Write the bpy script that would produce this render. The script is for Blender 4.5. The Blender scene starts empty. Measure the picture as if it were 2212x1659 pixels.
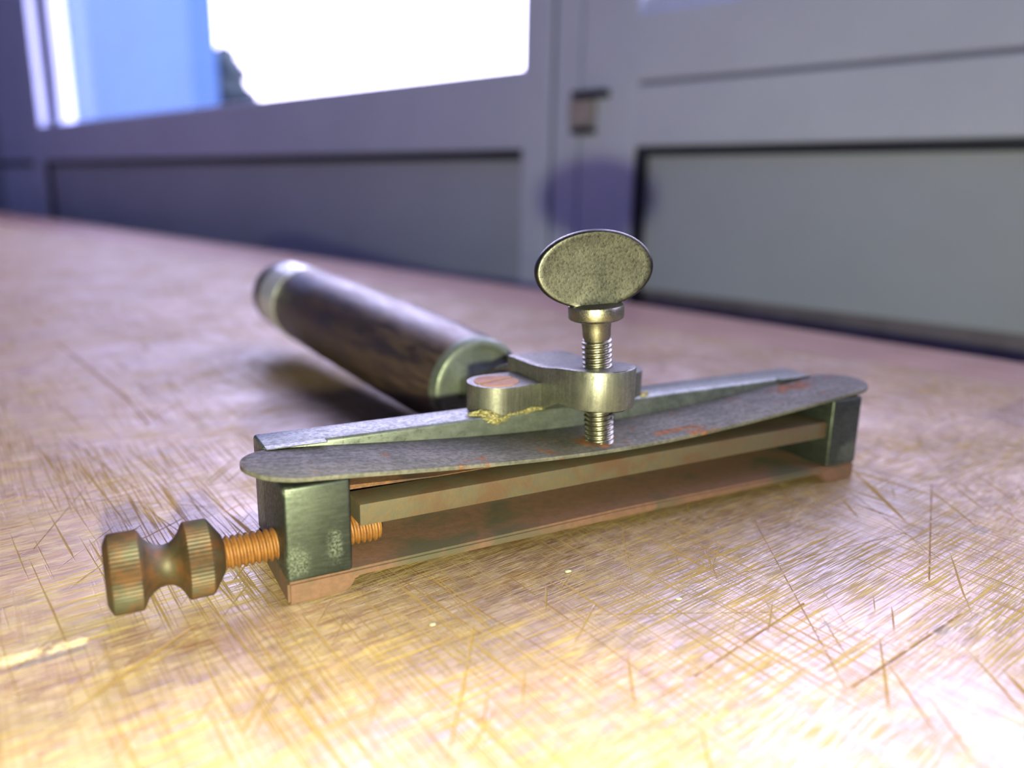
import bpy, bmesh, math, random
from mathutils import Vector, Matrix, noise
random.seed(7)
MM = 0.001
S = bpy.context.scene
COL = S.collection

# ------------------------------------------------------------------ camera
cam_d = bpy.data.cameras.new('camera')
cam = bpy.data.objects.new('camera', cam_d); COL.objects.link(cam)
R_ = Vector((0.87494, -0.48378, 0.01912)); W_ = Vector((0.46986, 0.84931, -0.24101))
R_ = (R_ - W_*R_.dot(W_)).normalized(); W_.normalize(); U_ = R_.cross(W_).normalized()
# yaw / pitch / roll of the phone
_ya, _pi, _ro = 0.50534, 0.24341, 0.01912
W_ = Vector((math.sin(_ya)*math.cos(_pi), math.cos(_ya)*math.cos(_pi), -math.sin(_pi)))
_r = Vector((math.cos(_ya), -math.sin(_ya), 0)); _u = _r.cross(W_)
R_ = _r*math.cos(_ro) + _u*math.sin(_ro); U_ = _u*math.cos(_ro) - _r*math.sin(_ro)
CAM = Vector((-20.54, -96.71, 54.27))*MM
m = Matrix((R_, U_, -W_)).transposed().to_4x4(); m.translation = CAM
cam.matrix_world = m
cam_d.sensor_width = 36.0
cam_d.lens = 1717.0/2212.0*36.0
cam_d.clip_start = 0.004; cam_d.clip_end = 60
cam_d.dof.use_dof = True
cam_d.dof.focus_distance = 0.116
cam_d.dof.aperture_fstop = 11.5
S.camera = cam

# ------------------------------------------------------------------ world, light, exposure
S.view_settings.view_transform = 'Standard'
S.view_settings.look = 'None'
S.view_settings.exposure = 0.0
S.view_settings.gamma = 1.0
S.view_settings.use_curve_mapping = False
wd = bpy.data.worlds.new('overcast_sky'); S.world = wd; wd.use_nodes = True
bg = wd.node_tree.nodes['Background']
bg.inputs[0].default_value = (0.80, 0.73, 1.15, 1)
bg.inputs[1].default_value = 8.5
# the phone's own flash, just under its lens
fl = bpy.data.lights.new('phone_flash', 'AREA'); fl.shape = 'DISK'; fl.size = 0.0045
fl.energy = 0.70; fl.color = (1.0, 0.99, 0.57)
flo = bpy.data.objects.new('phone_flash', fl); COL.objects.link(flo)
fm = Matrix((R_, U_, -W_)).transposed().to_4x4(); fm.translation = CAM - U_*0.0135 - R_*0.0005 + W_*0.002
flo.matrix_world = fm
S.cycles.use_denoising = True
S.cycles.max_bounces = 8
S.cycles.diffuse_bounces = 5
S.cycles.sample_clamp_indirect = 6.0

# ------------------------------------------------------------------ helpers
def tag(o, label=None, cat=None, group=None, kind=None):
    if label: o['label'] = label
    if cat: o['category'] = cat
    if group: o['group'] = group
    if kind: o['kind'] = kind
    return o

def empty(name, loc=(0, 0, 0)):
    o = bpy.data.objects.new(name, None); COL.objects.link(o)
    o.location = Vector(loc); o.empty_display_size = 0.01
    return o

def obj(name, bm, mat, parent=None, smooth=None):
    bmesh.ops.recalc_face_normals(bm, faces=bm.faces[:])
    me = bpy.data.meshes.new(name)
    if smooth is not None:
        for f in bm.faces: f.smooth = True
        lim = math.radians(smooth)
        for e in bm.edges:
            if len(e.link_faces) == 2 and e.calc_face_angle(0) > lim: e.smooth = False
    bm.to_mesh(me); bm.free()
    me.materials.append(mat)
    o = bpy.data.objects.new(name, me); COL.objects.link(o)
    if parent: o.parent = parent
    return o

def bx(bm, x0, x1, y0, y1, z0, z1, bev=0.0, seg=2, M=None, jit=0.0):
    """bevelled box in mm added to bm"""
    t = bmesh.new()
    bmesh.ops.create_cube(t, size=1.0)
    for v in t.verts:
        v.co = Vector((x0+(v.co.x+.5)*(x1-x0), y0+(v.co.y+.5)*(y1-y0), z0+(v.co.z+.5)*(z1-z0)))
        if jit: v.co += Vector([random.uniform(-jit, jit) for _ in range(3)])
    if bev:
        bmesh.ops.bevel(t, geom=t.edges[:], offset=bev, segments=seg, profile=.5, affect='EDGES')
    merge(bm, t, M)

def merge(bm, t, M=None):
    for v in t.verts:
        v.co = v.co*MM
        if M is not None: v.co = M @ v.co
    mp = {v: bm.verts.new(v.co) for v in t.verts}
    for f in t.faces:
        try: bm.faces.new([mp[v] for v in f.verts])
        except ValueError: pass
    t.free()

def prism(bm, poly, z0, z1, bev=0.0, M=None):
    """poly [(x,y)], z0 / z1 numbers or functions of (x,y), mm"""
    f0 = z0 if callable(z0) else (lambda x, y: z0)
    f1 = z1 if callable(z1) else (lambda x, y: z1)
    t = bmesh.new()
    a = [t.verts.new((x, y, f0(x, y))) for x, y in poly]
    b = [t.verts.new((x, y, f1(x, y))) for x, y in poly]
    t.faces.new(a[::-1]); top = t.faces.new(b)
    n = len(poly)
    for i in range(n):
        t.faces.new((a[i], a[(i+1) % n], b[(i+1) % n], b[i]))
    if bev:
        ed = list(top.edges)
        bmesh.ops.bevel(t, geom=ed, offset=bev, segments=2, profile=.5, affect='EDGES')
    merge(bm, t, M)

def lathe(bm, prof, seg=48, M=None, radial=None, cap=True):
    """prof [(axial, radius)] along +Z in mm; radial(th, a, r) changes the radius"""
    t = bmesh.new(); rings = []
    for a, r in prof:
        ring = []
        for i in range(seg):
            th = 2*math.pi*i/seg
            rr = radial(th, a, r) if radial else r
            ring.append(t.verts.new((rr*math.cos(th), rr*math.sin(th), a)))
        rings.append(ring)
    for p, q in zip(rings, rings[1:]):
        for i in range(seg):
            j = (i+1) % seg
            t.faces.new((p[i], p[j], q[j], q[i]))
    if cap:
        t.faces.new(rings[0][::-1]); t.faces.new(rings[-1])
    merge(bm, t, M)

def thread(bm, z0, z1, rmaj, rmin, pitch, seg=40, per=8, M=None):
    """a true helical screw thread"""
    t = bmesh.new(); n = int((z1-z0)/pitch*per)+1; rings = []
    for k in range(n+1):
        z = z0+(z1-z0)*k/n; ring = []
        for i in range(seg):
            th = 2*math.pi*i/seg
            ph = (z/pitch - th/(2*math.pi)) % 1.0
            tri = 1-abs(2*ph-1)
            tri = min(1, max(0, (tri-.12)/.72)); tri = tri*tri*(3-2*tri)
            r = rmin+(rmaj-rmin)*tri
            if k == 0 or k == n: r = rmin
            ring.append(t.verts.new((r*math.cos(th), r*math.sin(th), z)))
        rings.append(ring)
    for p, q in zip(rings, rings[1:]):
        for i in range(seg):
            j = (i+1) % seg
            t.faces.new((p[i], p[j], q[j], q[i]))
    t.faces.new(rings[0][::-1]); t.faces.new(rings[-1])
    merge(bm, t, M)

def frame_to(origin, axis, up=Vector((0, 0, 1))):
    """matrix whose Z is `axis`, at origin (mm)"""
    z = Vector(axis).normalized(); x = Vector(up).cross(z)
    if x.length < 1e-4: x = Vector((1, 0, 0))
    x.normalize(); y = z.cross(x)
    M = Matrix((x, y, z)).transposed().to_4x4(); M.translation = Vector(origin)*MM
    return M

# ------------------------------------------------------------------ node helpers
class NT:
    def __init__(s, name):
        s.m = bpy.data.materials.new(name); s.m.use_nodes = True
        s.t = s.m.node_tree; s.N = s.t.nodes; s.L = s.t.links
        s.p = s.N['Principled BSDF']; s.co = None
    def new(s, ty, **kw):
        n = s.N.new(ty)
        for k, v in kw.items(): setattr(n, k, v)
        return n
    def put(s, sock, v):
        if v is None: return
        if hasattr(v, 'is_output') or isinstance(v, bpy.types.NodeSocket): s.L.new(v, sock)
        else:
            if sock.type == 'RGBA' and len(v) == 3: v = (*v, 1)
            sock.default_value = v
    def obj_co(s):
        if s.co is None:
            s.co = s.new('ShaderNodeTexCoord').outputs['Object']
        return s.co
    def mapping(s, loc=(0, 0, 0), rot=(0, 0, 0), sc=(1, 1, 1), vec=None):
        n = s.new('ShaderNodeMapping')
        s.L.new(vec or s.obj_co(), n.inputs[0])
        n.inputs['Location'].default_value = loc; n.inputs['Rotation'].default_value = rot; n.inputs['Scale'].default_value = sc
        return n.outputs[0]
    def noise(s, scale, detail=4, rough=.55, vec=None, dist=0.0):
        n = s.new('ShaderNodeTexNoise'); s.L.new(vec or s.obj_co(), n.inputs['Vector'])
        n.inputs['Scale'].default_value = scale; n.inputs['Detail'].default_value = detail
        n.inputs['Roughness'].default_value = rough; n.inputs['Distortion'].default_value = dist
        return n.outputs['Fac']
    def ramp(s, fac, stops):
        n = s.new('ShaderNodeValToRGB'); s.L.new(fac, n.inputs[0])
        cr = n.color_ramp
        while len(cr.elements) < len(stops): cr.elements.new(.5)
        for e, (p, c) in zip(cr.elements, stops):
            e.position = p; e.color = (*c, 1) if not isinstance(c, (int, float)) else (c, c, c, 1)
        return n.outputs[0]
    def step(s, fac, a, b):
        n = s.new('ShaderNodeMapRange', interpolation_type='SMOOTHSTEP'); s.L.new(fac, n.inputs[0])
        n.inputs[1].default_value = a; n.inputs[2].default_value = b
        return n.outputs[0]
    def mix(s, f, a, b, mode='MIX'):
        n = s.new('ShaderNodeMix', data_type='RGBA', blend_type=mode)
        s.put(n.inputs[0], f); s.put(n.inputs[6], a); s.put(n.inputs[7], b)
        return n.outputs[2]
    def math(s, op, a, b=None, c=None):
        n = s.new('ShaderNodeMath', operation=op)
        s.put(n.inputs[0], a)
        if b is not None: s.put(n.inputs[1], b)
        if c is not None: s.put(n.inputs[2], c)
        return n.outputs[0]
    def bump(s, h, strength=.3, dist=.0003, normal=None):
        n = s.new('ShaderNodeBump'); s.L.new(h, n.inputs['Height'])
        n.inputs['Strength'].default_value = strength; n.inputs['Distance'].default_value = dist
        if normal: s.L.new(normal, n.inputs['Normal'])
        s.L.new(n.outputs[0], s.p.inputs['Normal']); return n.outputs[0]
    def set(s, **kw):
        for k, v in kw.items(): s.put(s.p.inputs[k.replace('_', ' ')], v)
        return s.m

def metal_mat(name, c1, c2, rough, metallic, grain=900, spec=.5, rust=None, rust_amt=(.6, .75), rust_col=(.25, .10, .03), bump=.25, brush=None, rscale=140, spot=.45, marks=(), pale=()):
    n = NT(name)
    a = n.noise(grain, 5, .65); b = n.noise(grain*.12, 4, .6)
    base = n.mix(n.step(b, .35, .65), c1, c2)
    if brush:
        br = n.noise(1, 3, .6, vec=n.mapping(sc=brush))
        base = n.mix(n.math('MULTIPLY', n.step(br, .4, .7), .5), base, tuple(x*1.5 for x in c2))
        hgt = br
    else: hgt = a
    base = n.mix(n.math('MULTIPLY', n.step(a, .42, .62), spot), base, tuple(x*.55 for x in c1))
    r = n.ramp(a, [(.3, max(.05, rough-.12)), (.7, min(1, rough+.15))])
    mt = metallic
    if rust:
        rn = n.noise(rscale, 6, .7, dist=.4)
        rm = n.step(rn, *rust_amt)
        for c, e in marks:                        # rust bloom of its own shape, in mm
            v = n.mapping(sc=tuple(1000/q for q in e), loc=tuple(-a/q for a, q in zip(c, e)))
            ln = n.new('ShaderNodeVectorMath', operation='LENGTH'); n.L.new(v, ln.inputs[0])
            d = n.math('ADD', ln.outputs['Value'], n.math('MULTIPLY', n.math('SUBTRACT', n.noise(420, 5, .65), .5), 3.2))
            rm = n.math('MAXIMUM', rm, n.step(d, 1.05, .55))
        rc = n.mix(n.step(n.noise(grain*.6, 4, .6), .35, .65), rust_col, tuple(min(1, x*1.9) for x in rust_col))
        base = n.mix(rm, base, rc)
        r = n.mix(rm, r, (.85, .85, .85))
        mt = n.math('MULTIPLY', n.math('SUBTRACT', 1.0, rm), metallic)
    for c, e in pale:                             # pale speckled bloom
        v = n.mapping(sc=tuple(1000/q for q in e), loc=tuple(-a/q for a, q in zip(c, e)))
        ln = n.new('ShaderNodeVectorMath', operation='LENGTH'); n.L.new(v, ln.inputs[0])
        d = n.math('ADD', ln.outputs['Value'], n.math('MULTIPLY', n.math('SUBTRACT', n.noise(700, 5, .7), .5), 2.2))
        pm = n.math('MULTIPLY', n.step(d, 1.3, .4), n.step(n.noise(3200, 3, .6), .36, .66))
        base = n.mix(n.math('MULTIPLY', pm, .5), base, (.13, .155, .125))
        mt = n.math('MULTIPLY', mt, n.math('SUBTRACT', 1.0, n.math('MULTIPLY', pm, .6)))
    n.bump(hgt, bump, .00006)
    n.p.inputs['Specular IOR Level'].default_value = spec
    return n.set(Base_Color=base, Roughness=r, Metallic=mt)

def rust_mat(name, c1, c2, c3, rough=.85, scale=500, metallic=0.0, big=90):
    n = NT(name)
    a = n.noise(scale, 6, .7); b = n.noise(big, 4, .6, dist=.5)
    base = n.mix(n.step(a, .38, .62), c1, c2)
    base = n.mix(n.step(b, .45, .66), base, c3)
    n.bump(n.noise(scale*2.2, 4, .7), .5, .0001)
    return n.set(Base_Color=base, Roughness=rough, Metallic=metallic)

M = {}
M['block'] = metal_mat('blued_steel', (.040, .049, .045), (.060, .070, .064), .44, .9, grain=1500, brush=(300, 300, 2500), rust=True, rust_amt=(.66, .8), rust_col=(.06, .04, .018), pale=[((1.2, 0, 6.0), (1.9, 2, 2.8)), ((.4, .3, 15.8), (1.0, 1.0, .8)), ((6.6, 0, 7.2), (1.1, 2, 2.6)), ((107.5, 0, 5.6), (2.6, 2, 2.6))])
M['rail'] = metal_mat('grey_steel', (.080, .094, .088), (.12, .135, .13), .36, .7, grain=1700, brush=(350, 2600, 900))
M['strip'] = metal_mat('spring_steel', (.050, .050, .046), (.080, .076, .070), .66, .15, grain=1300, rust=True, rust_amt=(.57, .66), rust_col=(.075, .032, .016), brush=(160, 1500, 900), rscale=120, spec=.14, marks=[((101, 9.5, 17), (7, 2.2, 3)), ((51.4, 4.5, 14), (4.2, 3.6, 3)), ((66, 3, 15), (5, 1.0, 3))])
M['bar'] = rust_mat('rusty_bar_steel', (.055, .037, .018), (.042, .036, .023), (.05, .025, .011), .7, 900, .25, big=160)
M['jaw'] = rust_mat('rusty_jaw_steel', (.06, .022, .010), (.10, .04, .016), (.03, .012, .008), .8, 1500)
M['base'] = rust_mat('rusty_plate', (.075, .036, .022), (.095, .046, .03), (.04, .034, .02), .75, 900, .15)
M['knob'] = rust_mat('rusty_brown_steel', (.07, .030, .009), (.03, .02, .009), (.034, .032, .018), .55, 420, .35, big=240)
M['kthread'] = rust_mat('orange_rust', (.15, .062, .012), (.11, .04, .009), (.165, .078, .02), .6, 900, .2)
M['slot'] = rust_mat('orange_screw_rust', (.20, .09, .035), (.26, .13, .065), (.17, .07, .028), .7, 1200, .1, big=300)
M['nickel'] = metal_mat('worn_nickel', (.068, .068, .062), (.048, .048, .046), .38, 1.0, grain=2400, bump=.45, spot=.3)
M['shank'] = metal_mat('bright_nickel', (.26, .25, .20), (.20, .195, .16), .34, 1.0, grain=5000, bump=.2, spot=.2)
M['bracket'] = metal_mat('filed_steel', (.095, .098, .09), (.135, .135, .125), .42, .8, grain=1900, brush=(2200, 1400, 160), rust=True, rust_amt=(.68, .8), rust_col=(.20, .13, .03))
M['ferrule'] = metal_mat('dull_steel', (.11, .13, .115), (.16, .185, .165), .42, .6, grain=1200)
M['silver'] = metal_mat('pale_metal_band', (.60, .63, .63), (.68, .70, .70), .2, .3, grain=300, spot=.1, bump=.05)
M['dark'] = NT('soot_black').set(Base_Color=(.02, .018, .016), Roughness=.8)
M['braze'] = rust_mat('brass_braze', (.19, .165, .075), (.11, .10, .045), (.25, .225, .12), .5, 2500, .4, big=700)

def wood_handle():
    n = NT('dark_handle_wood')
    v = n.mapping(sc=(420, 60, 420))
    a = n.noise(1, 6, .65, vec=v, dist=.6); b = n.noise(90, 4, .6)
    base = n.mix(n.step(a, .38, .64), (.018, .012, .009), (.05, .032, .02))
    base = n.mix(n.math('MULTIPLY', n.step(b, .55, .72), .7), base, (.085, .05, .024))
    r = n.ramp(a, [(.35, .30), (.7, .5)])
    n.bump(a, .35, .0003)
    return n.set(Base_Color=base, Roughness=r)
M['handle'] = wood_handle()
def plain(name, col, rough, metallic=0.0, nscale=60, amt=.12):
    n = NT(name)
    a = n.noise(nscale, 4, .6)
    base = n.mix(n.step(a, .3, .7), tuple(c*(1-amt) for c in col), tuple(min(1, c*(1+amt)) for c in col))
    return n.set(Base_Color=base, Roughness=rough, Metallic=metallic)
M['alu'] = plain('grey_painted_frame', (.64, .71, .98), .42, nscale=12, amt=.04)
M['panel'] = plain('grey_panel', (.47, .53, .69), .5, nscale=6, amt=.05)
M['gasket'] = plain('black_rubber', (.022, .025, .05), .7)
M['plaster'] = plain('white_plaster', (.36, .40, .52), .9)
M['floor'] = plain('concrete', (.20, .21, .25), .8, nscale=8)

# ------------------------------------------------------------------ bench top
NB = Vector((.955, .297, 0)).normalized()        # outwards, across the bench
TB = Vector((NB.y, -NB.x, 0))                    # along the bench, to the right

def seg_group():
    """distance mask of one knife cut: inputs position, ends, half width -> mask"""
    g = bpy.data.node_groups.new('knife_cut', 'ShaderNodeTree')
    I = g.interface
    for nm, ty in (('P', 'NodeSocketVector'), ('A', 'NodeSocketVector'), ('D', 'NodeSocketVector'), ('InvL2', 'NodeSocketFloat'), ('W', 'NodeSocketFloat')):
        I.new_socket(nm, in_out='INPUT', socket_type=ty)
    I.new_socket('Mask', in_out='OUTPUT', socket_type='NodeSocketFloat')
    N, L = g.nodes, g.links
    gi = N.new('NodeGroupInput'); go = N.new('NodeGroupOutput')
    def vm(op, a, b=None):
        n = N.new('ShaderNodeVectorMath'); n.operation = op; L.new(a, n.inputs[0])
        if b is not None: L.new(b, n.inputs[1])
        return n
    d = vm('SUBTRACT', gi.outputs['P'], gi.outputs['A']).outputs[0]
    dt = vm('DOT_PRODUCT', d, gi.outputs['D']).outputs['Value']
    t = N.new('ShaderNodeMath'); t.operation = 'MULTIPLY'; t.use_clamp = True
    L.new(dt, t.inputs[0]); L.new(gi.outputs['InvL2'], t.inputs[1])
    sc = N.new('ShaderNodeVectorMath'); sc.operation = 'SCALE'; L.new(gi.outputs['D'], sc.inputs[0]); L.new(t.outputs[0], sc.inputs['Scale'])
    df = vm('SUBTRACT', d, sc.outputs[0]).outputs[0]
    ln = vm('LENGTH', df).outputs['Value']
    dv = N.new('ShaderNodeMath'); dv.operation = 'DIVIDE'; L.new(ln, dv.inputs[0]); L.new(gi.outputs['W'], dv.inputs[1])
    mr = N.new('ShaderNodeMapRange'); mr.interpolation_type = 'SMOOTHSTEP'; L.new(dv.outputs[0], mr.inputs[0])
    mr.inputs[1].default_value = .45; mr.inputs[2].default_value = 1.1; mr.inputs[3].default_value = 1; mr.inputs[4].default_value = 0
    L.new(mr.outputs[0], go.inputs[0])
    return g

def bench_mat():
    n = NT('scored_bench_wood')
    mm = n.mapping(sc=(1000, 1000, 0))           # millimetres, flattened
    # large tone and grain (grain runs a few degrees off the tool's length)
    def rot(deg, sx, sy, off=0):
        return n.mapping(rot=(0, 0, math.radians(-deg)), sc=(sx, sy, 0), loc=(off, off*.7, 0), vec=n.new_co if False else mm)
    def rsc(deg, sx, sy, off=0.0):
        a = n.mapping(rot=(0, 0, math.radians(-deg)), vec=mm)
        return n.mapping(sc=(sx, sy, 1), loc=(off, off*.37, 0), vec=a)
    g1 = n.noise(1, 5, .62, vec=rsc(7, .030, .22), dist=.5)
    g2 = n.noise(1, 4, .6, vec=rsc(7, .10, 1.6, 5))
    g3 = n.noise(1, 3, .6, vec=rsc(4, .010, .05, 9))
    base = n.mix(n.step(g1, .30, .70), (.155, .074, .030), (.265, .138, .062))
    base = n.mix(n.math('MULTIPLY', n.step(g2, .42, .68), .50), base, (.105, .046, .020))
    base = n.mix(n.math('MULTIPLY', n.step(g3, .5, .72), .35), base, (.20, .085, .040))
    # shade around the tool, where it blocks window reflection, painted into the wood
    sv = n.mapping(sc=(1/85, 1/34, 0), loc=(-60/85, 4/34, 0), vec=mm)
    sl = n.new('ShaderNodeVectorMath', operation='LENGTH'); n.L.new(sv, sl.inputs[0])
    tool_shade = n.step(n.math('ADD', sl.outputs['Value'], n.math('MULTIPLY', n.math('SUBTRACT', n.noise(.045, 5, .6, vec=mm), .5), 1.4)), 1.15, .45)
    base = n.mix(n.math('MULTIPLY', tool_shade, .72), base, (.060, .031, .009))
    # fine scoring in two crossing directions plus stray ones
    def lines(deg, sx, sy, lo, hi, off, clump=None):
        f = n.step(n.noise(1, 2, .5, vec=rsc(deg, sx, sy, off)), lo, hi)
        if clump: f = n.math('MULTIPLY', f, n.step(n.noise(1, 2, .5, vec=rsc(deg, clump[0], clump[1], off+3)), clump[2], clump[3]))
        return f
    la = lines(10, .07, 3.0, .52, .60, 1, (.02, .03, .34, .56))
    lb = lines(12, .18, 6.5, .52, .62, 11, (.03, .05, .36, .58))
    lc = lines(-80, .022, 1.5, .60, .66, 21, (.012, .02, .42, .58))
    ld = lines(-84, .035, 3.4, .55, .62, 31, (.02, .03, .38, .56))
    le = lines(-122, .03, .9, .66, .71, 41)
    lf = lines(40, .03, 1.0, .68, .72, 51)
    s1 = n.math('MAXIMUM', la, lb); s2 = lc
    for q in (ld, le, lf): s2 = n.math('MAXIMUM', s2, q)
    sc = n.math('MAXIMUM', s1, s2)
    # scuffed, cloudy wear that dulls the varnish
    wear = n.step(n.noise(.06, 5, .65, vec=mm), .40, .62)
    wear2 = n.step(n.noise(.35, 4, .65, vec=rsc(8, .6, 1.4)), .42, .66)
    base = n.mix(n.math('MULTIPLY', wear2, n.math('SUBTRACT', .5, n.math('MULTIPLY', tool_shade, .36))), base, (.37, .275, .105))
    base = n.mix(n.math('MULTIPLY', s1, n.math('SUBTRACT', .65, n.math('MULTIPLY', tool_shade, .35))), base, (.33, .26, .08))
    base = n.mix(n.math('MULTIPLY', s2, .75), base, (.19, .125, .038))
    # individual knife cuts, in mm on the bench
    G = seg_group()
    cuts = [((52.2, -46.3), (78.9, -42.1), .22), ((98.8, -10.3), (100.1, -35.3), .16), ((77.0, -6.4), (51.4, -45.9), .10),
            ((13.6, 11.5), (19.6, -17.5), .12), ((17.6, 6.1), (27, -33), .12), ((37.5, -36.5), (62, -30.5), .2),
            ((-28, 210), (-12, 122), .5), ((-12, 122), (-9, 96), .35), ((-30, 34), (-19, 70), .12), ((-34, 60), (-5, 40), .12),
            ((-36, 45), (2, 58), .10), ((63, 2), (112, 11), .12), ((88, -4), (120, 40), .14), ((30, -6), (33, -38), .1),
            ((118, 30), (92, -30), .10), ((-25, 90), (-14, 52), .14), ((-14, 44), (-8, 25), .12), ((60, -20), (98, -22), .1),
            ((35, -20), (58, -31), .1), ((84, -34), (120, -10), .14)]
    cm = None
    for (ax, ay), (bx_, by_), w in cuts:
        gn = n.new('ShaderNodeGroup'); gn.node_tree = G
        n.L.new(mm, gn.inputs['P'])
        dx, dy = bx_-ax, by_-ay
        gn.inputs['A'].default_value = (ax, ay, 0); gn.inputs['D'].default_value = (dx, dy, 0)
        gn.inputs['InvL2'].default_value = 1/(dx*dx+dy*dy); gn.inputs['W'].default_value = w
        cm = gn.outputs[0] if cm is None else n.math('MAXIMUM', cm, gn.outputs[0])
    wob = n.step(n.noise(.5, 3, .6, vec=mm), .30, .5)
    cm = n.math('MULTIPLY', cm, wob)
    base = n.mix(n.math('MULTIPLY', cm, .75), base, (.13, .07, .025))
    # split plank edge at the left: torn pale wood beside a dark sliver
    def blob(a, b, w):
        gn = n.new('ShaderNodeGroup'); gn.node_tree = G; n.L.new(wv, gn.inputs['P'])
        dx, dy = b[0]-a[0], b[1]-a[1]
        gn.inputs['A'].default_value = (*a, 0); gn.inputs['D'].default_value = (dx, dy, 0)
        gn.inputs['InvL2'].default_value = 1/(dx*dx+dy*dy); gn.inputs['W'].default_value = w
        return gn.outputs[0]
    wn = n.new('ShaderNodeTexNoise'); n.L.new(mm, wn.inputs[0]); wn.inputs['Scale'].default_value = .8; wn.inputs['Detail'].default_value = 4
    wa = n.new('ShaderNodeVectorMath', operation='MULTIPLY_ADD'); n.L.new(wn.outputs['Color'], wa.inputs[0]); wa.inputs[1].default_value = (1.6, 1.0, 0); n.L.new(mm, wa.inputs[2])
    wv0 = n.new('ShaderNodeVectorMath', operation='SUBTRACT'); n.L.new(wa.outputs[0], wv0.inputs[0]); wv0.inputs[1].default_value = (.8, .5, 0)
    wv = n.new('ShaderNodeVectorMath', operation='MULTIPLY'); n.L.new(wv0.outputs[0], wv.inputs[0]); wv.inputs[1].default_value = (1, 1, 0); wv = wv.outputs[0]
    pale = blob((-60, -.4), (-24.5, 2.9), 1.3); dark = blob((-30.5, .4), (-24, 1.6), .75); seam = blob((-60, -2.6), (-24, .9), .3)
    pale = n.math('MULTIPLY', pale, n.step(n.noise(.35, 4, .7, vec=mm), .42, .52))
    base = n.mix(n.math('MULTIPLY', pale, .9), base, (.66, .50, .24))
    base = n.mix(n.math('MULTIPLY', seam, .7), base, (.10, .05, .025))
    base = n.mix(n.math('MULTIPLY', dark, .8), base, (.10, .065, .04))
    # ink and oil spots
    for (px, py, w) in [(60, -36, 1.0), (73, -43.5, 1.3), (108, -27, 1.6), (22, -16, .7), (40, -31, .9), (93, -45, 1.4), (-6, 12, .8)]:
        sp = blob((px-w*.5, py), (px+w*.5, py+.3), w)
        base = n.mix(n.math('MULTIPLY', sp, .5), base, (.09, .075, .085))
    # darker let-in repair at the right
    sx = n.new('ShaderNodeVectorMath', operation='DOT_PRODUCT'); n.L.new(mm, sx.inputs[0]); sx.inputs[1].default_value = (-.17, .985, 0)
    sy = n.new('ShaderNodeVectorMath', operation='DOT_PRODUCT'); n.L.new(mm, sy.inputs[0]); sy.inputs[1].default_value = (.985, .14, 0)
    ins = n.math('MULTIPLY', n.step(sx.outputs['Value'], -13.4, -14.4), n.step(sy.outputs['Value'], 174.8, 175.8))
    base = n.mix(n.math('MULTIPLY', ins, .75), base, (.17, .095, .055))
    # finish: varnish left between the scores, dull where scored and worn
    rgh = n.math('ADD', .30, n.math('MULTIPLY', wear, .10))
    rgh = n.math('ADD', rgh, n.math('MULTIPLY', wear2, .10))
    rgh = n.math('ADD', rgh, n.math('MULTIPLY', sc, .5))
    rgh = n.math('MAXIMUM', rgh, n.math('MULTIPLY', cm, .9))
    h = n.math('MULTIPLY', n.math('MAXIMUM', sc, cm), -1.0)
    h = n.math('ADD', h, n.math('MULTIPLY', g2, .5))
    n.bump(h, .7, .0002)
    n.p.inputs['IOR'].default_value = 1.95
    return n.set(Base_Color=base, Roughness=rgh, Specular_IOR_Level=n.math('SUBTRACT', 1.0, n.math('MULTIPLY', n.math('MAXIMUM', sc, cm), .95)))
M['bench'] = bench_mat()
def plank_mat():
    n = NT('edge_plank_wood')
    a = n.mapping(rot=(0, 0, math.radians(72)), vec=n.obj_co())
    g = n.noise(1, 5, .6, vec=n.mapping(sc=(30, 260, 1), vec=a), dist=.5)
    base = n.mix(n.step(g, .35, .65), (.25, .15, .11), (.36, .23, .18))
    s = n.step(n.noise(140, 3, .6), .64, .72)
    base = n.mix(n.math('MULTIPLY', s, .5), base, (.5, .45, .45))
    n.bump(g, .3, .0003)
    return n.set(Base_Color=base, Roughness=.36)
M['plank'] = plank_mat()

def bframe(s0, s1, n0, n1, z0, z1, mat, name, parent, bev=0.0):
    """box laid along the bench/wall directions, mm"""
    bm = bmesh.new()
    Mx = Matrix((TB, NB, Vector((0, 0, 1)))).transposed().to_4x4()
    bx(bm, s0, s1, n0, n1, z0, z1, bev, 2, Mx)
    return obj(name, bm, mat, parent)

bench = tag(empty('workbench', (0, 0, -.85)), 'long scratched brown wooden workbench under the grey window wall', 'workbench')
def B(name, mat, *a, bev=0.0):
    o = bframe(*a, mat, name, None, bev)
    o.parent = bench; o.location = -bench.location
    return o
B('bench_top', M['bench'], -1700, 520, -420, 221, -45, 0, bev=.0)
# the back edge runs a few degrees out of square with the wall
bm = bmesh.new()
Mx = Matrix((TB, NB, Vector((0, 0, 1)))).transposed().to_4x4()
prism(bm, [(-1700, 221.25), (520, 221.25), (520, 230), (27, 260), (-157, 274), (-491, 287), (-1134, 312), (-1700, 330)], -45, -.3, .8, Mx)
ep = obj('edge_plank', bm, M['plank'], bench); ep.location = -bench.location
ep['label'] = 'darker plank along the back edge of the bench'
for s in (-1620, 440):
    for q in (-360, 220):
        B('leg', M['plank'], s-40, s+40, q-40, q+40, -850, -45, bev=2)

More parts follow.
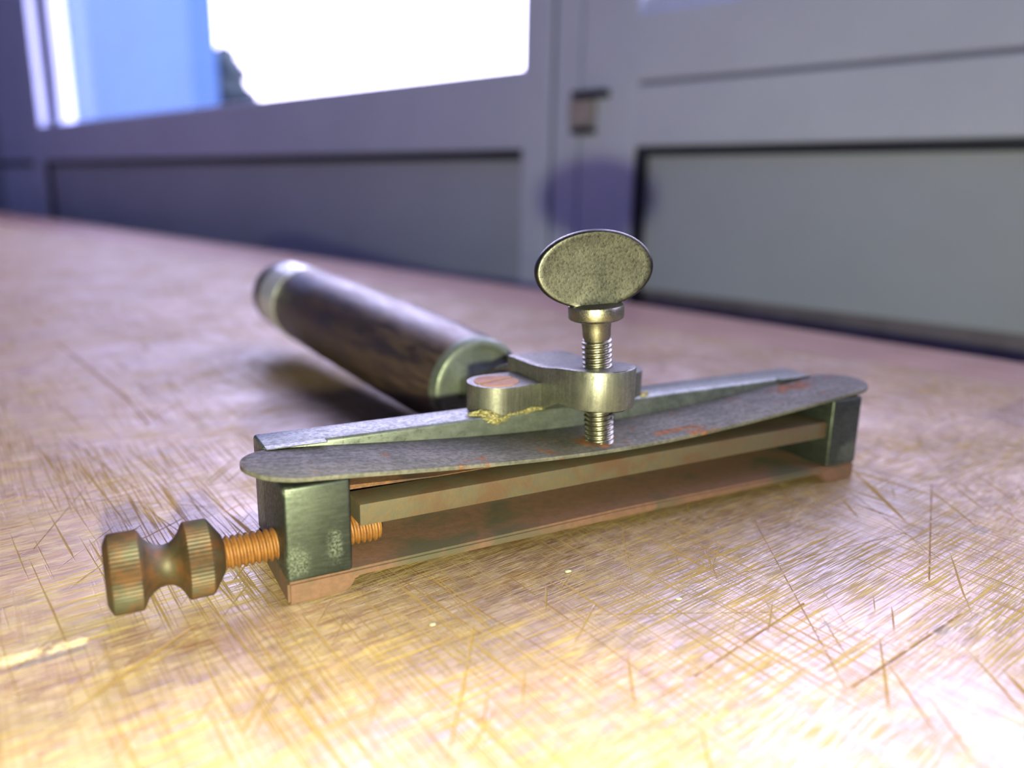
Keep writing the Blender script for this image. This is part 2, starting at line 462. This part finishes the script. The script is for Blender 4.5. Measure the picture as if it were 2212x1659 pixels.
# ------------------------------------------------------------------ the window wall
def part(name, mat, root, *a, bev=0.0, label=None):
    s0, s1, n0, n1, z0, z1 = a
    o = bframe(ws(s0), ws(s1), n0, n1, wz(z0), wz(z1), mat, name, root, bev)
    if label: o['label'] = label
    return o
def glass_mat():
    n = NT('window_glass'); n.N.remove(n.p)
    tr = n.new('ShaderNodeBsdfTransparent'); tr.inputs[0].default_value = (.96, .97, .97, 1)
    gl = n.new('ShaderNodeBsdfGlossy'); gl.inputs['Roughness'].default_value = .02
    fr = n.new('ShaderNodeFresnel'); 
    ge = n.new('ShaderNodeNewGeometry'); mr = n.new('ShaderNodeMapRange'); n.L.new(ge.outputs['Backfacing'], mr.inputs[0])
    mr.inputs[3].default_value = 1.45; mr.inputs[4].default_value = 1/1.45; n.L.new(mr.outputs[0], fr.inputs[0])
    mx = n.new('ShaderNodeMixShader'); n.L.new(fr.outputs[0], mx.inputs[0]); n.L.new(tr.outputs[0], mx.inputs[1]); n.L.new(gl.outputs[0], mx.inputs[2])
    n.L.new(mx.outputs[0], n.N['Material Output'].inputs[0])
    return n.m
M['glass'] = glass_mat()
W0 = 380                                          # inner face of the frames
ZT = 900                                          # top of the glazing
KW = 1.2475                                       # the wall stands this much further off than the bench edge
def ws(v): return 86.3+(v-86.3)*KW
def wz(v): return 54.3+(v-54.3)*KW if v > -200 else v
# left leaf
w1 = tag(empty('window_1'), 'left grey framed window leaf with bright glass over a solid panel', 'window', kind='structure')
part('window_frame', M['alu'], w1, -1117, -1083, W0, W0+44, -850, ZT+60, bev=1.0)
part('window_frame', M['alu'], w1, -239, -218.8, W0, W0+60, -850, ZT+60, bev=1.5)
part('window_frame', M['alu'], w1, -1083, -239, W0, W0+58, 75, 118, bev=1.5)
part('window_frame', M['alu'], w1, -1083, -239, W0, W0+58, ZT, ZT+60, bev=1.5)
part('gasket', M['gasket'], w1, -1083, -239, W0+2, W0+12, 69.5, 75)
part('gasket', M['gasket'], w1, -1083, -1077, W0+2, W0+12, -100, 69.5)
part('lower_panel', M['panel'], w1, -1083, -239, W0+8, W0+40, -850, 75)
part('glazing_bead', M['alu'], w1, -1083, -1076, W0+27, W0+38, 118, ZT, bev=1)
part('gasket', M['gasket'], w1, -1083, -1081.5, W0+14, W0+26, 118, ZT)
part('window_pane', M['glass'], w1, -1083, -239, W0+40, W0+44, 114, ZT)
# middle upright, where the two leaves meet
t1 = tag(empty('trim_1'), 'grey upright post between the two window leaves', 'trim', kind='structure')
part('post', M['alu'], t1, -217.6, -200.5, W0+4, W0+60, -850, ZT+60, bev=.8)
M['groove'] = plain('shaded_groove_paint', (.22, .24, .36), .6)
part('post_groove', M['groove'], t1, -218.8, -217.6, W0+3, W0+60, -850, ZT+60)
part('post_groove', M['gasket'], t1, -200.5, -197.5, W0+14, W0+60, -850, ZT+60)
# right leaf
w2 = tag(empty('window_2'), 'right grey framed window leaf with a deep lower rail over a solid panel', 'window', kind='structure')
part('window_frame', M['alu'], w2, -197.5, -161.5, W0+1, W0+60, -850, ZT+60, bev=2.2)
part('window_frame', M['alu'], w2, -161.5, 700, W0+1, W0+60, 75, 104.5, bev=2.2)
part('window_frame', M['alu'], w2, -161.5, 700, W0-2, W0+60, 106, 137, bev=1.6)
part('window_frame', M['alu'], w2, -161.5, 700, W0+1, W0+60, ZT, ZT+60, bev=2)
part('gasket', M['gasket'], w2, -161.5, 700, W0+4, W0+14, 70.5, 75)
part('gasket', M['gasket'], w2, -161.5, -156.5, W0+3, W0+14, -100, 70.5)
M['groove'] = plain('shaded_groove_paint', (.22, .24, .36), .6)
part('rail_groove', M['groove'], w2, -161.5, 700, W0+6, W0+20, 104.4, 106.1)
part('lower_panel', M['panel'], w2, -156.5, 700, W0+9, W0+40, 3.2, 72)
M['kick'] = plain('dark_kick_paint', (.19, .175, .25), .5)
part('kick_rail', M['kick'], w2, -161.5, 700, W0+12, W0+40, -850, 3.2)
part('window_frame', M['alu'], w2, -161.5, 700, W0+5, W0+60, 137.5, 146, bev=1.2)
part('window_pane', M['glass'], w2, -161.5, 700, W0+40, W0+44, 144, ZT)
part('window_frame', M['alu'], w2, 700, 760, W0, W0+60, -850, ZT+60, bev=2)
M['catch'] = plain('worn_beige', (.40, .36, .38), .6)
o = part('latch', M['catch'], w2, -200, -186, W0-7, W0+12, 86, 99, bev=1.2, label='small worn beige catch block on the left edge')
part('latch_plate', M['gasket'], w2, -200, -178, W0-5, W0+10, 99.6, 103.4, bev=.6)
part('latch_plate', M['gasket'], w2, -200, -186, W0-5, W0+10, 81.8, 85, bev=.6)
# rest of the wall and room
wb = tag(empty('wall_back'), 'grey wall around the window leaves', 'wall', kind='structure')
part('side_frame', M['alu'], wb, -1290, -1117.5, W0+6, W0+70, -850, ZT+60, bev=2)
part('joint', M['gasket'], wb, -1300, -1140, W0+3, W0+7, 69, 76)
part('wall_surface', M['plaster'], wb, -1826, -1290, W0+5, W0+80, -850, 1213)
part('wall_surface', M['plaster'], wb, 760, 1219, W0+5, W0+80, -850, 1213)
part('wall_surface', M['plaster'], wb, -1290, 760, W0+5, W0+80, ZT+60, 1213)
tag(bframe(-2300, 1500, -3000, W0+80, -950, -850, M['floor'], 'floor', None), 'grey concrete floor of the workshop', 'floor', kind='structure')
tag(bframe(-2300, 1500, -3000, W0+80, 1500, 1600, M['plaster'], 'ceiling', None), 'white plaster ceiling', 'ceiling', kind='structure')
tag(bframe(-2400, -2300, -3000, W0+80, -850, 1500, M['plaster'], 'wall_left', None), 'white wall at the far left end', 'wall', kind='structure')
tag(bframe(1500, 1600, -3000, W0+80, -850, 1500, M['plaster'], 'wall_right', None), 'white wall at the right end', 'wall', kind='structure')
tag(bframe(-2300, 1500, -3100, -3000, -850, 1500, M['plaster'], 'wall_front', None), 'white wall behind the viewer', 'wall', kind='structure')

# window openings help Cycles find the sky
for s0, s1 in ((-1070, -239), (-161, 700)):
    pl = bpy.data.lights.new('window_portal', 'AREA'); pl.shape = 'RECTANGLE'
    pl.size = (ws(s1)-ws(s0))*MM; pl.size_y = (wz(ZT)-wz(118))*MM; pl.cycles.is_portal = True
    po = bpy.data.objects.new('window_portal', pl); COL.objects.link(po)
    c = TB*(ws(s0)+ws(s1))/2*MM + NB*(W0+75)*MM; c.z = (wz(ZT)+wz(118))/2*MM
    pm = Matrix((TB, Vector((0, 0, 1)), NB)).transposed().to_4x4()   # -Z of the light looks into the room
    pm.translation = c; po.matrix_world = pm

# ------------------------------------------------------------------ outside
tag(bframe(-12000, 9000, W0+120, 12000, -1000, -900, plain('pavement', (.42, .41, .43), .9, nscale=3), 'ground', None), 'pale paved ground outside the window', 'ground', kind='structure')
ow = bframe(-11500, -6420, 3000, 3220, -900, 3200, plain('pale_blue_render', (.034, .088, .19), .9, nscale=2, amt=.05), 'boundary_wall', None)
tag(ow, 'pale blue outdoor wall seen through the left part of the window glass', 'wall')
def bush():
    bm = bmesh.new()
    rnd = random.Random(3)
    for i in range(900):
        a = rnd.uniform(0, 2*math.pi); h = rnd.random()
        rad = (1-h**1.3)*2200*math.sqrt(rnd.random())
        c = Vector((-8100+rad*math.cos(a)*.8, 4150+rad*math.sin(a)*.22, -900+h*2230))
        Mx = Matrix((TB, NB, Vector((0, 0, 1)))).transposed().to_4x4()
        t = bmesh.new(); bmesh.ops.create_icosphere(t, subdivisions=1, radius=rnd.uniform(70, 130))
        sc = Vector((rnd.uniform(.6, 1.3), rnd.uniform(.6, 1.3), rnd.uniform(.5, 1)))
        for v in t.verts: v.co = Vector((v.co.x*sc.x, v.co.y*sc.y, v.co.z*sc.z))+c
        merge(bm, t, Mx)
    return obj('bush', bm, plain('leaf_green', (.028, .05, .05), .8, nscale=6, amt=.3), None, smooth=60)
tag(bush(), 'blurred grey green bush outdoors beside the pale blue wall', 'bush')

# ------------------------------------------------------------------ the clamp tool
tool = tag(empty('hand_clamp', (0, 0, 0)), 'rusty T shaped steel clamping tool with thumbscrew and dark wooden handle on the bench', 'hand tool')
XL = 110.0
# base plate with two raised pads
bm = bmesh.new()
prof = [(0, 0), (7.4, 0), (8.6, .8), (9.4, 2.1), (100.4, 2.1), (101.4, .8), (102.6, 0), (110, 0), (110, 3.2), (101, 3.3), (55, 3.75), (9, 3.3), (0, 3.2)]
Mb = Matrix(((1, 0, 0, 0), (0, 0, 1, 0), (0, 1, 0, 0), (0, 0, 0, 1)))   # (x, z, y) -> (x, y, z)
prism(bm, prof, 0, 20, 0, Mb)
bmesh.ops.remove_doubles(bm, verts=bm.verts, dist=1e-6)
bmesh.ops.bevel(bm, geom=[e for e in bm.edges if e.calc_face_angle(0) > .5], offset=.00035, segments=2, affect='EDGES')
obj('base_plate', bm, M['base'], tool, 40)
# end blocks
bm = bmesh.new(); bx(bm, .0, 8.8, 0, 13.0, 3.2, 16.45, .45, 3); obj('end_block', bm, M['block'], tool, 40)
bm = bmesh.new(); bx(bm, 102.1, 110, 0, 13.0, 3.2, 16.45, .4, 3); obj('end_block', bm, M['block'], tool, 40)
# back rail with a lip over both strip ends
bm = bmesh.new()
bx(bm, .3, 110, 13.15, 20, 3.3, 18, .5, 3)
bx(bm, .6, 9.3, 12.0, 13.6, 17.83, 18.0, .05, 1); bx(bm, 101, 109.4, 12.2, 13.6, 17.83, 18.0, .05, 1)
obj('back_rail', bm, M['rail'], tool, 40)
# bowed spring strip with round ends
def strip_z(x):
    d, L = 2.75, 93.3; s = (x-8.8)/L
    if 0 <= s <= 1:
        t = min(s, 1-s); return 16.5-d*(3*t-4*t**3)*(1.0)
    e = -s if s < 0 else s-1
    return 16.5+3*d*e*.92
bm = bmesh.new()
t = bmesh.new(); R = 6.6; yc = 6.45; xa, xb = 2.7, 108.8; th = .62
outline = []
for i in range(25):
    a = math.pi/2+math.pi*i/24; outline.append((xa+R*math.cos(a), yc+R*math.sin(a)))
for i in range(1, 60): outline.append((xa+(xb-xa)*i/60, yc-R))
for i in range(25):
    a = -math.pi/2+math.pi*i/24; outline.append((xb+R*math.cos(a), yc+R*math.sin(a)))
for i in range(1, 60): outline.append((xb-(xb-xa)*i/60, yc+R))
# rows across the strip so that it can bend
def wy(x):
    if x < xa: return math.sqrt(max(0, R*R-(xa-x)**2))
    if x > xb: return math.sqrt(max(0, R*R-(x-xb)**2))
    return R
xs = [xa-R*math.cos(math.pi/2*i/12) for i in range(0, 13)]+[xa+(xb-xa)*i/60 for i in range(1, 60)]+[xb+R*math.sin(math.pi/2*i/12) for i in range(0, 13)]
e = .1
rows = []
for x in xs:
    w = max(wy(x), .02); z = strip_z(x); b = min(e, w*.5)
    sec = [(-w, z+.12), (-w+b*.4, z+.02), (-w+b, z), (0, z), (w-b, z), (w-b*.4, z+.02), (w, z+.12), (w, z+th-.12), (w-b*.4, z+th-.02), (w-b, z+th), (0, z+th), (-w+b, z+th), (-w+b*.4, z+th-.02), (-w, z+th-.12)]
    rows.append([t.verts.new((x, yc+y, zz)) for y, zz in sec])
for p, q in zip(rows, rows[1:]):
    for i in range(14):
        j = (i+1) % 14; t.faces.new((p[i], p[j], q[j], q[i]))
t.faces.new(rows[0]); t.faces.new(rows[-1][::-1])
merge(bm, t); obj('spring_strip', bm, M['strip'], tool, 35)
# clamped bar and the rusty jaw behind it
bm = bmesh.new()
prism(bm, [(10.3, .9), (101.9, 1.0), (102.05, 12.9), (97, 12.9), (96, 7.2), (88, 6.6), (80, 6.4), (10.3, 6.4)], 9.0, 12.1, .25)
obj('clamp_bar', bm, M['bar'], tool, 40)
bm = bmesh.new()
jz = lambda x, y: 12.15
pts = [(8.9, 8.6), (13, 8.2), (18, 7.4), (24, 6.45), (40, 6.42), (60, 6.42), (79.5, 6.45), (87, 7.5), (95, 8.4), (96.2, 13.1), (8.9, 13.1)]
prism(bm, pts, 9.2, jz, .15); obj('jaw', bm, M['jaw'], tool, 40)
# bracket: arm, threaded boss and two screw lugs
def arm_z(y):
    k = [(-3, 27.15), (2, 27.05), (5, 26.8), (8, 26.35), (11, 25.75), (14, 25.25), (17, 24.95), (21, 24.9), (27, 25.0)]
    for (a, za), (b, zb) in zip(k, k[1:]):
        if y <= b: return za+(zb-za)*max(0, (y-a))/(b-a)
    return 25.0
def arm_b(y): return 20.7 if y < 7 else (20.7-(y-7)/6.5*2.75 if y < 13.5 else 17.95)
BX, BY, BR = 51.3, 4.6, 5.85
bm = bmesh.new(); t = bmesh.new()
left = [(46.2, 26), (46.4, 24), (46.35, 22), (46.4, 20), (46.4, 18), (46.35, 16), (46.2, 14), (46.05, 12), (45.9, 10.5), (45.7, 9), (45.5, 7.5)]
front = [(BX+BR*math.cos(a), BY+BR*math.sin(a)) for a in [math.pi*(.97+.06*i/1)+math.pi*i*1.0*.985/24 for i in range(25)] if True]
front = [(BX+BR*math.cos(math.pi+math.pi*i/24), BY+BR*math.sin(math.pi+math.pi*i/24)) for i in range(25)]
right = [(57.2, 7.5), (57.4, 9), (57.6, 10.5), (57.8, 12), (58.0, 14), (58.2, 16), (58.3, 18), (58.4, 20), (58.3, 22), (58, 24), (57.2, 26)]
L2 = [(x, y) for x, y in left]; Rr = right
cols = []
# lofted strips from left outline to right outline at equal index
lo = L2+front[:13]; ro = Rr[::-1]+front[::-1][:13]
for (lx, ly), (rx, ry) in zip(lo, ro):
    row = []
    for k in range(7):
        f = k/6; x = lx+(rx-lx)*f; y = ly+(ry-ly)*f
        row.append((t.verts.new((x, y, arm_z(y))), t.verts.new((x, y, arm_b(y)))))
    cols.append(row)
for p, q in zip(cols, cols[1:]):
    for k in range(6):
        try:
            t.faces.new((p[k][0], p[k+1][0], q[k+1][0], q[k][0])); t.faces.new((p[k][1], q[k][1], q[k+1][1], p[k+1][1]))
        except ValueError: pass
    for k in (0, 6):
        t.faces.new((p[k][0], q[k][0], q[k][1], p[k][1]))
for k in range(6):
    t.faces.new((cols[0][k][0], cols[0][k][1], cols[0][k+1][1], cols[0][k+1][0]))
bmesh.ops.remove_doubles(t, verts=t.verts[:], dist=.001)
bmesh.ops.recalc_face_normals(t, faces=t.faces[:])
eds = [e_ for e_ in t.edges if len(e_.link_faces) == 2 and e_.calc_face_angle(0) > 1.0]
bmesh.ops.bevel(t, geom=eds, offset=.28, segments=2, profile=.5, affect='EDGES')
merge(bm, t)
# tang running back into the handle
tg = [(46.6, 24), (57.6, 24), (57.0, 34), (56.5, 52), (47.5, 52), (47.0, 34)]
prism(bm, tg, lambda x, y: 17.5-max(0, y-24)*.25, lambda x, y: 24.2-max(0, y-24)*.36, .3)
# left lug: rounded end with a web to the arm
def lug(cx, sgn):
    p = []
    for i in range(25):
        a = math.pi/2+math.pi*i/24
        p.append((cx+sgn*4.95*math.cos(a), 18.0+4.95*math.sin(a)))
    xr = 52
    web = [(cx+sgn*3.2, 13.2), (cx+sgn*5.4, 13.9), (xr, 13.7), (xr, 23.0), (cx+sgn*5, 23.0)]
    pts = p+web
    if sgn < 0: pts = pts[::-1]
    return pts
prism(bm, lug(39.9, 1), 17.95, 22.5, .25)
prism(bm, lug(64.3, -1), 17.95, 22.5, .25)
bracket = obj('bracket', bm, M['bracket'], tool, 40)
# slotted countersunk screws in the lugs
def slot_screw(cx, cy, z, ang, r):
    t = bmesh.new()
    n = 48; w = .27
    # disc cut by a slot: two half discs with a groove floor between
    ca, sa = math.cos(ang), math.sin(ang)
    def P(u, v, zz): return (cx+u*ca-v*sa, cy+u*sa+v*ca, zz)
    for sg in (1, -1):
        pts = []
        a0 = math.asin(w/r)
        for i in range(n//2+1):
            a = a0+(math.pi-2*a0)*i/(n//2)
            pts.append((r*math.cos(a), sg*r*math.sin(a)))
        top = [t.verts.new(P(u*.985, v if abs(v) < w*1.01 else v*.985, z)) for u, v in pts]
        bot = [t.verts.new(P(u, v, z-1.2)) for u, v in pts]
        t.faces.new(top)
        m_ = len(pts)
        for i in range(m_): t.faces.new((top[i], top[(i+1) % m_], bot[(i+1) % m_], bot[i]))
    fl_ = [t.verts.new(P(r*.98*math.cos(2*math.pi*i/n), r*.98*math.sin(2*math.pi*i/n), z-1.15)) for i in range(n)]
    t.faces.new(fl_)
    return t
bm = bmesh.new(); merge(bm, slot_screw(39.9, 18.0, 22.62, math.radians(14.5), 3.85))
o = obj('slotted_screw', bm, M['slot'], bracket, 40); o['label'] = 'orange rusty slotted screw head'
bm = bmesh.new(); merge(bm, slot_screw(64.3, 18.0, 22.62, math.radians(28), 3.85))
obj('slotted_screw', bm, M['slot'], bracket, 40)['label'] = 'dark orange slotted screw head behind the boss'
# crumbs of brass braze along the foot of the lugs
def braze(pts, seed):
    rnd = random.Random(seed); bm = bmesh.new()
    for (x, y, z, r) in pts:
        t = bmesh.new(); bmesh.ops.create_icosphere(t, subdivisions=3, radius=1)
        off = Vector((rnd.uniform(0, 50), rnd.uniform(0, 50), 0))
        for v in t.verts:
            k = 1+.6*noise.noise(v.co*2.3+off)+.45*noise.noise(v.co*6+off)
            v.co = Vector((x+v.co.x*r*1.25*k, y+v.co.y*r*.5*k, z+v.co.z*r*.62*k))
        merge(bm, t)
    return bm
obj('braze_residue', braze([(35.2, 14.9, 18.2, 1.0), (35.9, 13.9, 18.3, 1.0), (36.3, 13.35, 17.9, .95), (36.9, 13.15, 17.4, .8), (37.6, 13.05, 17.15, .75), (38.4, 13.05, 17.35, .7), (39.1, 13.05, 17.6, .5), (34.5, 15.6, 18.1, .7), (33.9, 15.2, 18.05, .45), (37.2, 13.2, 18.0, .6), (39.9, 13.1, 17.95, .4), (40.7, 13.15, 18.0, .4), (41.5, 13.2, 18.0, .4), (42.3, 13.25, 18.05, .5), (43.0, 13.3, 18.1, .6), (43.8, 13.4, 18.25, .65), (44.6, 13.5, 18.3, .6), (45.4, 13.55, 18.2, .5), (46.2, 13.55, 18.1, .45)], 2), M['braze'], bracket, 60)['label'] = 'yellow lump of brass braze at the foot of the left lug'
obj('braze_residue', braze([(68.6, 14.4, 18.1, .7), (67.8, 13.5, 18.0, .6), (69.3, 15.2, 18.0, .45)], 5), M['braze'], bracket, 60)['label'] = 'yellow crumb of brass braze at the foot of the right lug'
# thumbscrew through the boss
ts = empty('thumbscrew', (0, 0, 0)); ts.parent = tool
ts['label'] = 'shiny thumbscrew with oval plate head'
axis = Vector((-.083, 0.0, 1)).normalized()
Ms = frame_to((51.95, 4.5, 14.0), axis, up=Vector((0, 1, 0)))
bm = bmesh.new(); thread(bm, .15, 17.4, 2.42, 1.98, .80, M=Ms)
lathe(bm, [(17.2, 2.0), (17.9, 2.22), (19.0, 2.25), (20.2, 2.4), (20.9, 2.75)], 40, Ms)
lathe(bm, [(.0, 1.6), (.3, 2.0)], 40, Ms)
obj('threaded_shank', bm, M['shank'], ts, 50)
bm = bmesh.new()
lathe(bm, [(20.5, 2.6), (20.55, 3.9), (20.75, 4.25), (21.0, 4.38), (22.5, 4.38), (22.8, 4.28), (22.95, 4.0), (23.1, 2.4)], 56, Ms)
obj('collar', bm, M['shank'], ts, 35)
bm = bmesh.new(); t = bmesh.new()
a_, b_, hw = 9.3, 6.05, 1.05
nseg = 72
nrm = Vector((-.344, -.939, 0)).normalized(); tx = Vector((-nrm.y, nrm.x, 0)); tz = axis
tx = (tx-axis*tx.dot(axis)).normalized(); nrm = axis.cross(tx)*-1
if nrm.y > 0: nrm = -nrm
hc = Vector((51.75, 4.5, 14.0))+axis*28.35
prof_h = [(-hw*.80, 0.0), (-hw*.84, .5), (-hw*.92, .86), (-hw*1.0, .93), (-hw*.93, .965), (-hw*.6, .99), (0, 1.0), (hw*.6, .99), (hw*.93, .965), (hw*1.0, .93), (hw*.92, .86), (hw*.84, .5), (hw*.80, 0.0)]
rings = []
for d, k in prof_h:
    ring = []
    for i in range(nseg):
        an = 2*math.pi*i/nseg
        ex, ez = a_*math.cos(an), b_*math.sin(an)
        # a short neck joins the oval to the collar
        nk = max(0, 1-(abs(ex)/3.6)**4) if ez < 0 else 0
        ez2 = ez*k-nk*.35*k
        thick = 1+.9*nk*max(0, -math.sin(an))**6*(k**10)
        co = hc+tx*ex*k+tz*ez2+nrm*d*thick
        ring.append(t.verts.new(co))
    rings.append(ring)
for p, q in zip(rings, rings[1:]):
    for i in range(nseg):
        j = (i+1) % nseg
        t.faces.new((p[i], p[j], q[j], q[i]))
bmesh.ops.remove_doubles(t, verts=t.verts[:], dist=.002)
merge(bm, t)
obj('thumb_plate', bm, M['nickel'], ts, 60)
# adjusting screw with a double knurled knob
ks = empty('adjusting_screw', (0, 0, 0)); ks.parent = tool
ks['label'] = 'rusty orange screw with a double knurled knob'
Mk = frame_to((0, 6.4, 6.25), (1, 0, 0))
bm = bmesh.new(); thread(bm, -7.2, 14.6, 2.28, 1.88, .86, M=Mk); obj('threaded_shank', bm, M['kthread'], ks, 50)
bm = bmesh.new()
def knurl(thx, a, r): return r+(.075*math.cos(58*thx) if r > 4.6 else 0)
kp = [(-20.95, 1.0), (-20.95, 3.6), (-20.75, 4.2), (-20.3, 4.95), (-20.1, 5.05), (-17.0, 5.05), (-16.75, 4.8), (-16.3, 3.9), (-15.6, 3.2), (-14.8, 2.75), (-14.0, 2.6), (-13.2, 2.75), (-12.5, 3.3), (-11.95, 4.1), (-11.6, 4.75), (-11.4, 4.98), (-8.7, 4.98), (-8.45, 4.8), (-8.0, 4.2), (-7.4, 3.3), (-6.9, 2.55), (-6.75, 2.0)]
lathe(bm, kp, 232, Mk, radial=knurl); obj('knurled_knob', bm, M['knob'], ks, 28)
# handle
hd_o = Vector((52.0, 48.5, 13.0)); hd_t = Vector((43.0, 150, 17.0)); hax = (hd_t-hd_o).normalized(); HL = (hd_t-hd_o).length
Mh = frame_to(hd_o, hax)
bm = bmesh.new()
lathe(bm, [(2.0, 10.3), (2.2, 10.75), (5, 11.0), (20, 11.5), (45, 11.75), (75, 11.7), (HL, 11.4), (HL+.3, 11.2)], 64, Mh, radial=lambda thx, a, r: r+.12*noise.noise(Vector((math.cos(thx)*2, math.sin(thx)*2, a*.05))))
# saw-cut split at the ferrule end
handle = obj('handle', bm, M['handle'], tool, 40); handle['label'] = 'dark worn wooden handle'
bm = bmesh.new()
lathe(bm, [(.5, 4.0), (.45, 8.6), (.2, 8.8), (-.25, 9.0), (-.3, 9.9), (0, 10.4), (.7, 10.7), (1.0, 10.78), (2.4, 10.85)], 64, Mh)
obj('ferrule', bm, M['ferrule'], handle, 35)['label'] = 'grey steel ferrule'
bm = bmesh.new()
lathe(bm, [(HL, 11.2), (HL+.1, 11.6), (HL+14.2, 11.6), (HL+14.4, 11.2)], 64, Mh)
obj('end_band', bm, M['silver'], handle, 35)['label'] = 'pale silvery band'
bm = bmesh.new()
lathe(bm, [(HL+14.2, 11.35), (HL+20, 11.2), (HL+23, 10.7), (HL+26, 9.4), (HL+28.3, 7.2), (HL+29.6, 4.2), (HL+30, 1.5)], 64, Mh)
obj('end_cap', bm, M['handle'], handle, 40)

# ------------------------------------------------------------------ crumbs on the bench
def crumb(x, y, r, col, label, seed, name='crumb'):
    rnd = random.Random(seed); bm = bmesh.new(); t = bmesh.new()
    bmesh.ops.create_icosphere(t, subdivisions=3, radius=1); off = Vector((seed*3.1, seed*1.7, 0))
    for v in t.verts:
        k = 1+.5*noise.noise(v.co*1.5+off)+.25*noise.noise(v.co*4+off)
        v.co = Vector((v.co.x*r*1.4*k, v.co.y*r*k, r*.32+v.co.z*r*.42*k))
    zmin = min(v.co.z for v in t.verts)
    for v in t.verts: v.co.z -= zmin
    merge(bm, t)
    o = obj(name, bm, plain('crumb_'+name, col, .9, nscale=900), None, 60)
    o.location = Vector((x, y, 0))*MM
    return tag(o, label, 'crumb', 'crumbs on the bench')
crumb(38.2, -8.5, .35, (.26, .23, .17), 'tiny pale fluffy crumb in front of the middle of the base plate', 3)
crumb(15.0, -12.8, .30, (.26, .23, .16), 'tiny pale crumb on the scored wood in front of the left block', 6)
crumb(47.5, -22.0, .28, (.30, .27, .22), 'tiny white crumb on the scored wood at lower right of the tool', 9)
